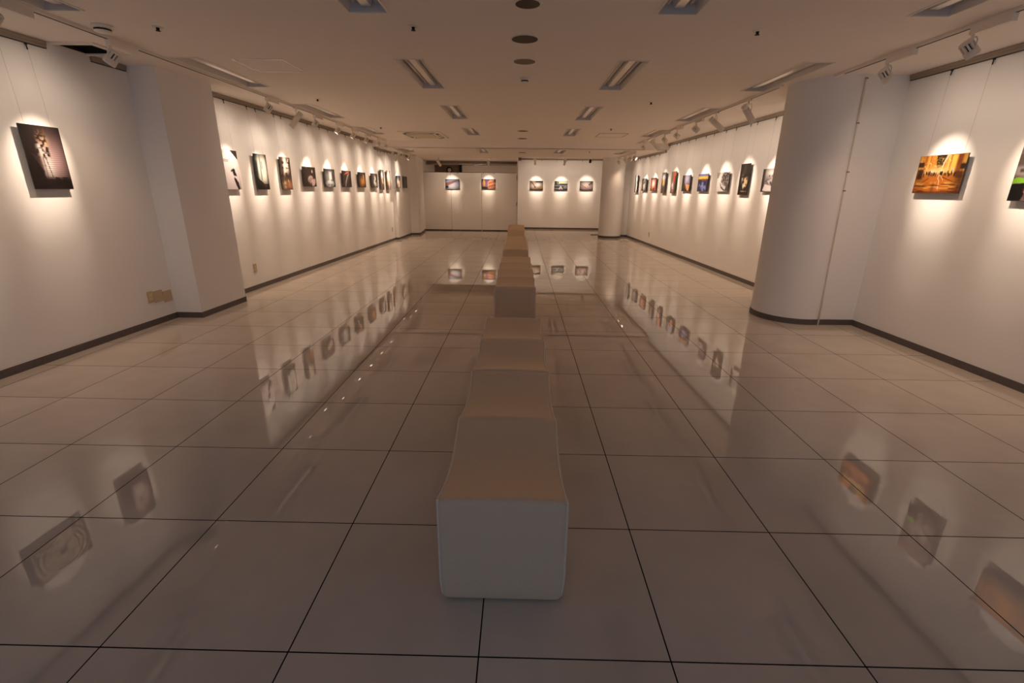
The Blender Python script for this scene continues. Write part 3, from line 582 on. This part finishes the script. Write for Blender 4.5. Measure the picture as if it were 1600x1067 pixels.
PICS = {}
def picture(key, art, center, zc, n, size, label, group, rail_z, hook_off=None):
    """center: point on the wall face (x, y); n: wall normal into the room; the print hangs 15 mm off the wall."""
    n = Vector((*n, 0)).normalized(); right = Vector((n.y, -n.x, 0))      # local x: left hand as seen from the room
    w, h = size
    e = empty('photo_print', (center[0], center[1], zc-h/2), label, 'picture', group)
    R = Matrix((right, n, Vector((0, 0, 1)))).transposed()               # local x left, y out of the wall, z up
    e.rotation_mode = 'QUATERNION'; e.rotation_quaternion = R.to_quaternion()
    MB().box((-w/2, 0.034, 0), (w/2, 0.0415, h), bev=0.001).build('backing_board', M_edge, e)
    a = art(); W, H = a.w, a.h
    c = np.clip(a.c, 0, 255)/255.0; c = np.where(c <= 0.04045, c/12.92, ((c+0.055)/1.055)**2.4)*PRINT_GAIN
    me = bpy.data.meshes.new('print'); xs = np.linspace(w/2-.001, -w/2+.001, W); zs = np.linspace(h-.001, .001, H)
    verts = [(x, 0.0420, z) for z in zs for x in xs]
    faces = [(j*W+i, (j+1)*W+i, (j+1)*W+i+1, j*W+i+1) for j in range(H-1) for i in range(W-1)]
    me.from_pydata(verts, [], faces); me.update()
    ca = me.color_attributes.new('ink', 'FLOAT_COLOR', 'POINT'); buf = np.ones((W*H, 4)); buf[:, :3] = c.reshape(-1, 3); ca.data.foreach_set('color', buf.ravel())
    me.materials.append(M_print); o = bpy.data.objects.new('print', me); COL.objects.link(o); o.parent = e
    if me.polygons[0].normal.y < 0: me.flip_normals()
    zr = rail_z-(zc-h/2)
    for sx in (-1, 1):
        x = sx*(w/2-0.055)
        MB().tube([(x, 0.038, h-0.002), (x, 0.016, zr-0.045)], 0.0008, 5).build('hanging_wire', M_wire, e)
        k = MB(); k.box((x-0.006, 0.004, zr-0.012), (x+0.006, 0.019, zr+0.001), bev=0.002); k.tube([(x, 0.012, zr-0.010), (x, 0.015, zr-0.045)], 0.0045, 8)
        k.build('hook', M_edge, e)
    PICS[key] = (Vector((center[0], center[1], zc)) + n*0.042, n)
    return e

PS, LS = (0.318, 0.475), (0.478, 0.321)
ZPT = 1.592; ZLD = 1.5645
def nl(y0, fx): d = Vector((fx(y0+.5)-fx(y0-.5), 1, 0)); return (d.y, -d.x)
def nr(y0, fx): d = Vector((fx(y0+.5)-fx(y0-.5), 1, 0)); return (-d.y, d.x)
GL, GR, GB = 'framed prints along the left wall', 'framed prints along the right wall', 'framed prints on the end walls'
GL, GR, GB = 'unframed photo prints along the left wall', 'unframed photo prints along the right wall', 'unframed photo prints at the far end'
RZ = ZC-0.052; RZL = ZL-0.052
def left(key, art, y, size, label, fx=xlf, rz=RZ, n=None): picture(key, art, (fx(y), y), ZPT if size is PS else ZLD, n or nl(y, fx), size, label, GL, rz)
def right(key, art, y, size, label, fx=xrf, rz=RZ): picture(key, art, (fx(y), y), ZPT if size is PS else ZLD, nr(y, fx), size, label, GR, rz)
left('PM', a_tunnel, 2.085, LS, 'print of concentric tunnel rings, on near left wall, seen mirrored in the floor', xln)
left('P0', a_shutter, 2.868, PS, 'dark print of sunlit shutter and foliage, before the square pillar', xln)
left('P1', a_leaper, 5.243, PS, 'white print with a dark running figure, half hidden by the square pillar')
left('P2', a_window, 5.938, PS, 'upright print of a tall greenish bright window')
left('P3', a_cafe, 6.625, PS, 'upright brown print of a cluttered interior with white glare')
left('P4', a_palms, 7.418, LS, 'dark brown print with two pale diagonal shapes')
left('P5', a_fountain, 8.252, LS, 'grey print with a bright white column over a white bowl')
left('P6', a_trails, 9.10, LS, 'dark print with curving orange and white light trails')
left('P7', a_ember, 9.985, LS, 'dark print with an orange brown glow on the left wall')
left('P8', a_pale, 10.83, LS, 'dark print with a blurred white figure, last before the bulkhead')
left('P9', a_stairs, 11.44, PS, 'narrow upright grey brown print, first past the bulkhead on the left', rz=RZL)
left('P10', a_beam, 11.985, PS, 'upright print with a large white glare over brown, left wall', rz=RZL)
xlj = lambda y: -3.335+0.01*(y-12.48)
left('P11', a_quay, 12.60, LS, 'print with a blue top strip, second last on the left wall', xlj, RZL)
left('P12', a_dim, 13.38, LS, 'dim unlit grey print, last on the left wall', xlj, RZL)
right('S1', a_gap, 13.46, PS, 'upright black and white striped print, farthest on the right wall', rz=RZL)
right('S2', a_tree, 12.63, LS, 'black and white print of a bright tree on the right wall', rz=RZL)
right('S3', a_redhall, 11.79, LS, 'red print with a white glowing centre on the right wall', rz=RZL)
right('S4', a_arch, 10.985, PS, 'upright print of an arch over golden light')
right('S5', a_redpole, 10.29, PS, 'upright print with a slanting red band at the top')
right('S6', a_dusk, 9.48, LS, 'print of violet dusk above an orange patch')
right('S7', a_harbour, 8.605, LS, 'print of a yellow and blue sunset over dark water')
right('S8', a_hair, 7.735, LS, 'black and white print of a curly dark head on white')
right('S9', a_guitar, 6.955, PS, 'upright dark print with a pale tan round shape')
right('S10', a_portrait, 6.155, LS, 'grey black and white print partly hidden by the round-faced pillar')
right('T1', a_gold, 3.372, LS, 'golden orange print of a crowded night street, near right wall', xrn)
right('T2', a_cyclist, 2.553, PS, 'print with a neon green jacket, cut by the right picture edge', xrn)
right('T3', a_facade, 1.735, LS, 'print of a yellow ochre facade, near right wall, seen mirrored in the floor', xrn)
YP = 15.85
picture('Q1', a_roofline, (-2.245, YP), 1.552, (0, -1), LS, 'print of a reddish roof against pale blue sky, on the partition', GB, 1.925)
picture('Q2', a_arcade, (-1.005, YP), 1.566, (0, -1), LS, 'print of a lit orange arcade under violet sky, on the partition', GB, 1.925)
picture('Q3', a_yard, (0.657, 17.0), 1.549, (0, -1), LS, 'bright print with a yellow patch at lower right, far end wall', GB, RZ)
picture('Q4', a_tent, (1.558, 17.0), 1.552, (0, -1), LS, 'grey green print with a small red tent shape, far end wall', GB, RZ)
picture('Q5', a_crossing, (2.48, 17.0), 1.558, (0, -1), LS, 'pale pinkish print with two dark figures, far end wall', GB, RZ)

# ------------------------------------------------------------------ gallery spotlights
def beam(parent, loc, deg, watt, name, col=SPOT_C, blend=1.0, rad=0.025):
    d = bpy.data.lights.new(name, 'SPOT'); d.energy = watt; d.color = col; d.spot_size = math.radians(deg); d.spot_blend = blend; d.shadow_soft_size = rad
    o = bpy.data.objects.new(name, d); COL.objects.link(o); o.parent = parent; o.location = loc; return o
def aim(o, d): o.rotation_mode = 'QUATERNION'; o.rotation_quaternion = Vector(d).to_track_quat('-Z', 'Y')
PROTO = {}
def spill(e, piv, d, target, k):
    o = beam(e, piv+d*0.056, 112, SPILL_W*k, 'spot_spill', SPILL_C, 1.0, 0.03)
    g = Vector(target); g.z = 0; c_ = e.location+piv; g = g.lerp(Vector((c_.x, c_.y, 0)), 0.45); aim(o, g-(e.location+piv))
    o = beam(e, piv+d*0.056, 150, HALO_W*k, 'spot_halo', SPOT_C, 1.0, 0.03)
    g = Vector(target); g.z += 0.02; aim(o, g-(e.location+piv))
    o = beam(e, piv+d*0.056, 27, STREAK_W*k, 'spot_streak', SPOT_C, 1.0, 0.03)
    g = Vector(target); g.z = 1.16; aim(o, g-(e.location+piv))
def part(kind, key, make, m, parent, loc=(0, 0, 0)):
    k = (kind, key)
    if k not in PROTO: o = make().build(key, m, parent); PROTO[k] = o
    else: o = PROTO[k].copy(); COL.objects.link(o); o.parent = parent
    o.location = loc; return o
def ribbed():
    m = MB(); m.lathe((0, 0, 0.056), (0, 0, -1), [(0.026, 0), (0.036, 0.004), (0.037, 0.012), (0.030, 0.013)], 24)
    for k in range(10):
        a = 2*math.pi*k/10; c, s_ = math.cos(a), math.sin(a); q = []
        for r, t in ((0.022, -0.006), (0.041, -0.0055), (0.041, 0.0055), (0.022, 0.006)): q.append((r*c-t*s_, r*s_+t*c))
        m.prism(q, -0.006, 0.045)
    m.lathe((0, 0, -0.004), (0, 0, -1), [(0.030, 0), (0.042, 0.003), (0.043, 0.042), (0.043, 0.046), (0.038, 0.046), (0.036, 0.034)], 24)
    return m
def heat_core(): return MB().lathe((0, 0, 0.046), (0, 0, -1), [(0.029, 0), (0.029, 0.052)], 20)
def small_yoke(): return MB().tube([(0.046, 0, 0.0), (0.046, 0, 0.045), (0.030, 0, 0.065), (-0.030, 0, 0.065), (-0.046, 0, 0.045), (-0.046, 0, 0.0)], 0.0045, 8)
def small_spot(x, y, z, dirn, target, label, group, watt=1.0, mm=None):
    """driver box of 0.29 m runs from the head along dirn (+1 / -1 in y)"""
    mm = mm or M_head
    e = empty('track_spotlight', (x, y, z-0.022), label, 'spotlight', group)
    part('S%d' % dirn, 'driver_box', lambda: MB().box((-0.019, min(-0.015*dirn, 0.275*dirn), -0.046), (0.019, max(-0.015*dirn, 0.275*dirn), 0), bev=0.004), M_white, e)
    part('S', 'stem', lambda: MB().lathe((0, 0, -0.046), (0, 0, -1), [(0.010, 0), (0.010, 0.02)], 12), M_white, e)
    piv = Vector((0, 0, -0.128))
    d = (Vector(target)-(Vector((x, y, z-0.022))+piv)).normalized()
    yk = part('S', 'yoke', small_yoke, M_white, e, piv); yk.rotation_euler = (0, 0, math.atan2(d.x, -d.y))
    h = part('S'+mm.name, 'lamp_head', ribbed, mm, e, piv); aim(h, d)
    part('S', 'heat_sink', heat_core, M_black, h)
    part('S', 'lens', lambda: MB().lathe((0, 0, -0.038), (0, 0, -1), [(0.0355, 0), (0.034, 0.004)], 20), M_lens, h)
    beam(h, (0, 0, -0.052), 37, SPOT_W*watt, 'spot_beam'); spill(e, piv, d, target, watt)
    return e
def can():
    m = MB(); m.lathe((0, 0, 0.10), (0, 0, -1), [(0.030, 0), (0.036, 0.004), (0.036, 0.03), (0.033, 0.032), (0.033, 0.038), (0.037, 0.04), (0.038, 0.24), (0.040, 0.244), (0.040, 0.25), (0.036, 0.25), (0.034, 0.235)], 28); return m
def long_yoke(): return MB().tube([(0.047, 0, 0.0), (0.047, 0, 0.075), (0.034, 0, 0.092), (-0.034, 0, 0.092), (-0.047, 0, 0.075), (-0.047, 0, 0.0)], 0.0048, 8)
def can_spot(x, y, z, target, label, group, watt=1.0, drop=0.018):
    e = empty('track_spotlight', (x, y, z-drop), label, 'spotlight', group)
    part('C', 'adapter', lambda: MB().box((-0.017, -0.05, -0.022), (0.017, 0.05, 0), bev=0.003), M_white, e)
    part('C', 'stem', lambda: MB().lathe((0, 0, -0.022), (0, 0, -1), [(0.009, 0), (0.009, 0.03)], 12), M_white, e)
    piv = Vector((0, 0, -0.142)); d = (Vector(target)-(Vector((x, y, z-drop))+piv)).normalized()
    yk = part('C', 'yoke', long_yoke, M_white, e, piv); yk.rotation_euler = (0, 0, math.atan2(d.x, -d.y))
    h = part('C', 'lamp_barrel', can, M_head, e, piv); aim(h, d)
    part('C', 'lens', lambda: MB().lathe((0, 0, -0.138), (0, 0, -1), [(0.034, 0), (0.033, 0.004)], 20), M_lens, h)
    beam(h, (0, 0, -0.153), 37, SPOT_W*watt, 'spot_beam'); spill(e, piv+d*0.11, d, target, watt)
    return e
def tgt(k, dz=0.035): return PICS[k][0]+Vector((0, 0, dz))
XL, XR, XRN = -3.07, 2.83, 3.10
G1, G2 = 'spotlights on the left track', 'spotlights on the right tracks'
RB, CYL = 'ribbed spotlight with driver box', 'long cylinder spotlight'
small_spot(XL, 2.11, ZC, 1, tgt('PM'), RB+' at the top left picture edge, nearest on the left track', G1)
small_spot(XL, 2.985, ZC, 1, tgt('P0'), RB+' beside the square ceiling vent on the left', G1)
small_spot(XL, 5.345, ZC, 1, tgt('P1'), RB+' just past the square pillar on the left track', G1)
can_spot(XL, 6.13, ZC, tgt('P2'), CYL+' on the left track, aimed at the greenish window print', G1)
small_spot(XL, 6.76, ZC, 1, tgt('P3'), RB+' aimed at the cluttered brown interior print', G1)
small_spot(XL, 7.685, ZC, 1, tgt('P4'), RB+' aimed at the print with pale diagonal shapes', G1)
small_spot(XL, 8.46, ZC, 1, tgt('P5'), RB+' aimed at the white column print', G1)
small_spot(XL, 9.265, ZC, 1, tgt('P6'), RB+' aimed at the light trails print', G1)
small_spot(XL, 10.12, ZC, 1, tgt('P7'), RB+' aimed at the orange glow print, near the bulkhead', G1)
small_spot(XL, 10.73, ZC, -1, tgt('P8'), RB+' at the far end of the left track', G1)
XL2 = -3.0
can_spot(XL2, 11.55, ZL, tgt('P9'), CYL+' at left on the lowered ceiling', G1)
small_spot(XL2, 12.05, ZL, 1, tgt('P10'), RB+' at left on the lowered ceiling, by the white glare print', G1)
small_spot(XL2, 12.75, ZL, 1, tgt('P11'), RB+' at left on the lowered ceiling, by the blue strip print', G1)
small_spot(XRN, 3.325, ZC, -1, tgt('T1'), RB+' on the near right track, aimed at the golden street print', G2)
small_spot(XRN, 2.565, ZC, -1, tgt('T2'), RB+' at the upper right picture edge on the near right track', G2)
small_spot(XRN, 1.75, ZC, -1, tgt('T3'), RB+' on the near right track above the ochre facade print', G2)
can_spot(XR, 5.22, ZC, (xrf(5.75), 5.75, 1.45), CYL+' nearest the round-faced pillar on the right track', G2, 0.8)
can_spot(XR, 6.205, ZC, tgt('S10'), CYL+' second past the round-faced pillar on the right track', G2)
small_spot(XR, 6.985, ZC, -1, tgt('S9'), RB+' aimed at the upright dark print with tan shape', G2)
small_spot(XR, 7.93, ZC, -1, tgt('S8'), RB+' aimed at the curly dark head print', G2)
small_spot(XR, 8.67, ZC, -1, tgt('S7'), RB+' aimed at the sunset water print', G2)
can_spot(XR, 9.42, ZC, tgt('S6'), CYL+' on the right track, aimed at the violet dusk print', G2)
small_spot(XR, 10.28, ZC, -1, tgt('S5'), RB+' near the far end of the long right track', G2)
XR2 = 2.93
small_spot(XR2, 11.50, ZL, 1, tgt('S4'), RB+' at right on the lowered ceiling, nearest the bulkhead', G2)
small_spot(XR2, 12.00, ZL, 1, tgt('S3'), RB+' at right on the lowered ceiling, by the red print', G2)
small_spot(XR2, 12.62, ZL, 1, tgt('S2'), RB+' at right on the lowered ceiling, by the bright tree print', G2)
small_spot(XR2, 13.50, ZL, -1, tgt('S1'), RB+' at right on the lowered ceiling, farthest along its track', G2)
G3 = 'spotlights for the end walls'
can_spot(-2.55, 14.95, ZL, tgt('Q1'), CYL+' under the lowered ceiling, aimed at the roof print', G3, 1.0, 0.0)
can_spot(-0.95, 14.95, ZL, tgt('Q2'), CYL+' under the lowered ceiling, aimed at the arcade print', G3, 1.0, 0.0)
can_spot(0.565, 16.05, ZC, tgt('Q3'), CYL+' hanging before the far end wall, left one', G3, 1.0, 0.0)
can_spot(1.585, 16.05, ZC, tgt('Q4'), CYL+' hanging before the far end wall, right one', G3, 1.0, 0.0)
small_spot(2.44, 16.0, ZC+0.022, 1, tgt('Q5'), 'small black spotlight hanging by the far right column', G3, 1.0, M_black)

# ------------------------------------------------------------------ movable partition, its header and the store room behind
def panel(x0, x1, label, latch=False):
    e = empty('partition_panel', ((x0+x1)/2, YP+0.045, 0), label, 'partition', 'movable partition panels')
    dx = (x1-x0)/2
    MB().box((-dx+0.003, -0.045, 0.035), (dx-0.003, 0.045, 1.925), bev=0.004).build('panel_board', M_part, e)
    MB().box((-dx+0.01, -0.03, 0.0), (dx-0.01, 0.03, 0.035)).build('gap_shadow', M_black, e)  # black fill standing for the shade in the open gap under the panel
    MB().box((-dx+0.02, -0.02, 1.925), (dx-0.02, 0.02, 1.938)).build('top_seal', M_groove, e)
    if latch:
        MB().box((dx-0.012, -0.055, 0.86), (dx+0.006, -0.045, 0.98), bev=0.002).build('latch', M_black, e)
        MB().box((dx-0.010, -0.052, 1.70), (dx+0.004, -0.045, 1.86), bev=0.002).build('hinge', M_black, e)
panel(-3.25, -2.296, 'left panel of the ivory movable partition, beside the slim pillar')
panel(-2.296, -1.243, 'middle panel of the ivory movable partition')
panel(-1.243, -0.035, 'right panel of the ivory movable partition, with black latch', True)
e = empty('partition_header', (-1.7, 16.60, 2.235), 'dark header rail with a steel pipe above the movable partition', 'header beam')
MB().box((-1.55, 0, 0.02), (1.66, 0.08, 0.10)).build('beam_board', M_brown, e)
MB().lathe((-1.56, -0.02, 0.0), (1, 0, 0), [(0.036, 0), (0.036, 3.2)], 16).build('pipe', M_steel, e)
e = empty('added_store_lamp', (-1.9, 17.6, ZL+0.05), 'added unlit lamp cover on the store room ceiling behind the partition', 'ceiling light')
MB().lathe((0, 0, 0), (0, 0, -1), [(0.09, 0), (0.09, 0.02), (0.07, 0.03)], 24).build('lamp_cover', M_white, e)  # added fixture without a source; the fill light below brightens the recess
sl = bpy.data.lights.new('store_fill_light', 'POINT'); sl.energy = 9; sl.color = SPILL_C; sl.shadow_soft_size = 0.08  # unseen bare fill light, added low behind the partition to brighten the recess
slo = bpy.data.objects.new('store_fill_light', sl); COL.objects.link(slo); slo.location = (-1.5, 17.5, 1.3)
e = empty('exhaust_fan', (-2.72, 18.45, 1.95), 'small round white fan on the dark store room wall above partition', 'fan')
MB().lathe((0, 0.05, 0.15), (0, -1, 0), [(0.11, 0), (0.11, 0.04), (0.09, 0.06)], 24).build('housing', M_black, e)
MB().lathe((0.01, -0.012, 0.15), (0, -1, 0), [(0.075, 0), (0.05, 0.012)], 20).build('cover', M_white, e)

# ------------------------------------------------------------------ upholstered benches down the middle
BW, BH, BR = 0.444, 0.432, 0.030
def bench_shape(p, L_, seats):
    """p in the rounded box (x centred, y 0..L, z 0..BH) -> sagging cushion"""
    x, y, z = p
    per = L_/seats; t = (y % per)/per if 0 < y < L_ else 0
    s = math.sin(math.pi*t)**0.95 if 0 < t < 1 else 0
    k = max(0, (z-0.25)/(BH-0.25))
    z2 = z - 0.050*s*k*k
    x2 = x*(1-0.035*s*k) * (1 - 0.03*max(0, (0.10-z)/0.10))
    y2 = y + 0.012*max(0, (0.08-z)/0.08)*(1 if y < L_/2 else -1)
    if abs(x) < BW/2-0.04: z2 += 0.006*k*(1-(2*x/BW)**2)*(0.4+0.6*(1-s))
    return Vector((x2, y2, z2))
def bench_mesh(L_, seats):
    m = MB(); bm = m.bm
    xs = sorted(set([-BW/2, BW/2, -BW/2+BR*.3, BW/2-BR*.3, -BW/2+BR*.65, BW/2-BR*.65, -BW/2+BR, BW/2-BR]+list(np.linspace(-BW/2+BR, BW/2-BR, 11).tolist())))
    ys = sorted(set([0, L_, BR*.3, BR*.65, L_-BR*.3, L_-BR*.65]+list(np.linspace(BR, L_-BR, 41 if seats > 1 else 22).tolist())))
    zs = sorted(set([0, BH, BR*.3, BR*.65, BH-BR*.3, BH-BR*.65]+list(np.linspace(BR, BH-BR, 11).tolist())))
    def dd(v):
        out = [v[0]]
        for q in v[1:]:
            if q-out[-1] > 1e-5: out.append(q)
        return out
    xs, ys, zs = dd(xs), dd(ys), dd(zs); vv = {}
    def V(x, y, z):
        k = (round(x, 5), round(y, 5), round(z, 5))
        if k not in vv:
            p = Vector((x, y, z)); c = Vector((min(max(x, -BW/2+BR), BW/2-BR), min(max(y, BR), L_-BR), min(max(z, BR), BH-BR)))
            d = p-c
            if d.length > 1e-9:
                mx = max(abs(d.x), abs(d.y), abs(d.z)); p = c+d.normalized()*mx
            vv[k] = bm.verts.new(bench_shape(p, L_, seats))
        return vv[k]
    def F(*k):
        f = bm.faces.new([V(*q) for q in k]); f.smooth = True
    for i in range(len(xs)-1):
        for j in range(len(ys)-1):
            for z in (0, BH): F((xs[i], ys[j], z), (xs[i+1], ys[j], z), (xs[i+1], ys[j+1], z), (xs[i], ys[j+1], z))
        for k in range(len(zs)-1):
            for y in (0, L_): F((xs[i], y, zs[k]), (xs[i+1], y, zs[k]), (xs[i+1], y, zs[k+1]), (xs[i], y, zs[k+1]))
    for j in range(len(ys)-1):
        for k in range(len(zs)-1):
            for x in (-BW/2, BW/2): F((x, ys[j], zs[k]), (x, ys[j+1], zs[k]), (x, ys[j+1], zs[k+1]), (x, ys[j], zs[k+1]))
    return m
def bench_welt(L_, seats):
    q = BR*0.30; m = MB()
    for sx in (-1, 1):
        m.tube([bench_shape(Vector((sx*(BW/2-q), y, BH-q)), L_, seats)+Vector((sx*0.001, 0, 0.001)) for y in np.linspace(q, L_-q, 60)], 0.0042, 6)
        for y in (q, L_-q): m.tube([bench_shape(Vector((sx*(BW/2-q), y, z)), L_, seats)+Vector((sx*0.001, 0, 0)) for z in np.linspace(0.03, BH-q, 24)], 0.0036, 6)
    m.tube([bench_shape(Vector((x, L_-q, BH-q)), L_, seats)+Vector((0, 0.001, 0.001)) for x in np.linspace(-BW/2+q, BW/2-q, 16)], 0.0042, 6)
    return m
BL = 1.158
BENCH = [(0.065, 0.195, BL, 2, 'cream upholstered bench in front, nearest the camera'), (0.066, 1.357, BL, 2, 'cream upholstered bench second from the camera, touching the front one'),
         (0.062, 3.76, BL, 2, 'cream upholstered bench after the first gap, front of the second pair'), (0.050, 4.922, BL, 2, 'cream upholstered bench at the back of the second pair'),
         (0.030, 7.05, BL, 2, 'cream upholstered bench at the front of the third pair'), (0.022, 8.212, BL, 2, 'cream upholstered bench at the back of the third pair'),
         (0.000, 11.18, BL, 2, 'cream upholstered bench in the last group, before the end wall'), (-0.008, 12.342, 0.57, 1, 'single cream upholstered stool at the far end of the bench row')]
bp = {}
for x, y, L_, seats, lb in BENCH:
    e = empty('upholstered_bench' if seats == 2 else 'upholstered_stool', (x, y, 0), lb, 'bench' if seats == 2 else 'stool', 'upholstered benches in a row down the middle')
    if seats not in bp:
        bp[seats] = (bench_mesh(L_, seats).build('cushion_body', M_fabric, e), bench_welt(L_, seats).build('piping', M_pipe, e))
    else:
        for o in bp[seats]:
            c = o.copy(); COL.objects.link(c); c.parent = e

# ------------------------------------------------------------------ sockets and the conduit on the round-faced pillar
def plate(fx, y, z, w, h, side, label, blank=False):
    x = fx(y); d = Vector((fx(y+.5)-fx(y-.5), 1, 0)).normalized()
    e = empty('wall_socket', (x, y, z), label, 'socket', 'beige wall sockets', rz=math.atan2(d.y, d.x))
    s = -1 if side == 'L' else 1
    a, b = sorted((0, s*0.008))
    MB().box((-w/2, a, -h/2), (w/2, b, h/2), bev=0.002).build('cover_plate', M_beige, e)
    if not blank:
        c, f = sorted((s*0.008, s*0.0105))
        for dz in (-h*0.17, h*0.17): MB().box((-min(w*.3, .018), c, dz-h*0.12), (min(w*.3, .018), f, dz+h*0.12)).build('outlet', M_yellow, e)
plate(xln, 3.588, 0.297, 0.07, 0.118, 'L', 'narrow beige wall socket, left one of three by the square pillar')
plate(xln, 3.690, 0.286, 0.115, 0.120, 'L', 'beige wall plate in the middle of three by the square pillar', True)
plate(xln, 3.812, 0.262, 0.115, 0.118, 'L', 'beige wall plate closest to the square pillar corner', True)
plate(xlf, 5.48, 0.30, 0.07, 0.118, 'L', 'beige wall socket on the left wall just past the square pillar')
plate(xlf, 12.18, 0.31, 0.07, 0.118, 'L', 'tiny beige wall socket far along the left wall')
plate(xrf, 11.89, 0.29, 0.07, 0.118, 'R', 'tiny beige wall socket far along the right wall')
e = empty('cable_conduit', (3.39, 3.994, 0), 'thin white cable conduit running down the round-faced pillar', 'conduit')
MB().tube([(0.035, 0, 0.0), (0.03, 0, 0.4), (0.005, 0, 1.5), (-0.01, 0, ZC-0.03)], 0.009, 8).build('cable_cover', M_white, e)
for z, x in ((2.44, -0.01), (2.05, -0.003), (1.60, 0.004), (1.42, 0.007)): MB().box((x-0.011, -0.011, z-0.007), (x+0.011, 0.006, z+0.007), bev=0.002).build('clip', M_rail, e)

e = empty('floor_plate', (2.62, 14.85, 0), 'small flat black plate on the floor behind the far right column', 'floor plate')
MB().box((-0.18, -0.06, 0), (0.10, 0.10, 0.012), bev=0.003).build('plate', M_black, e)
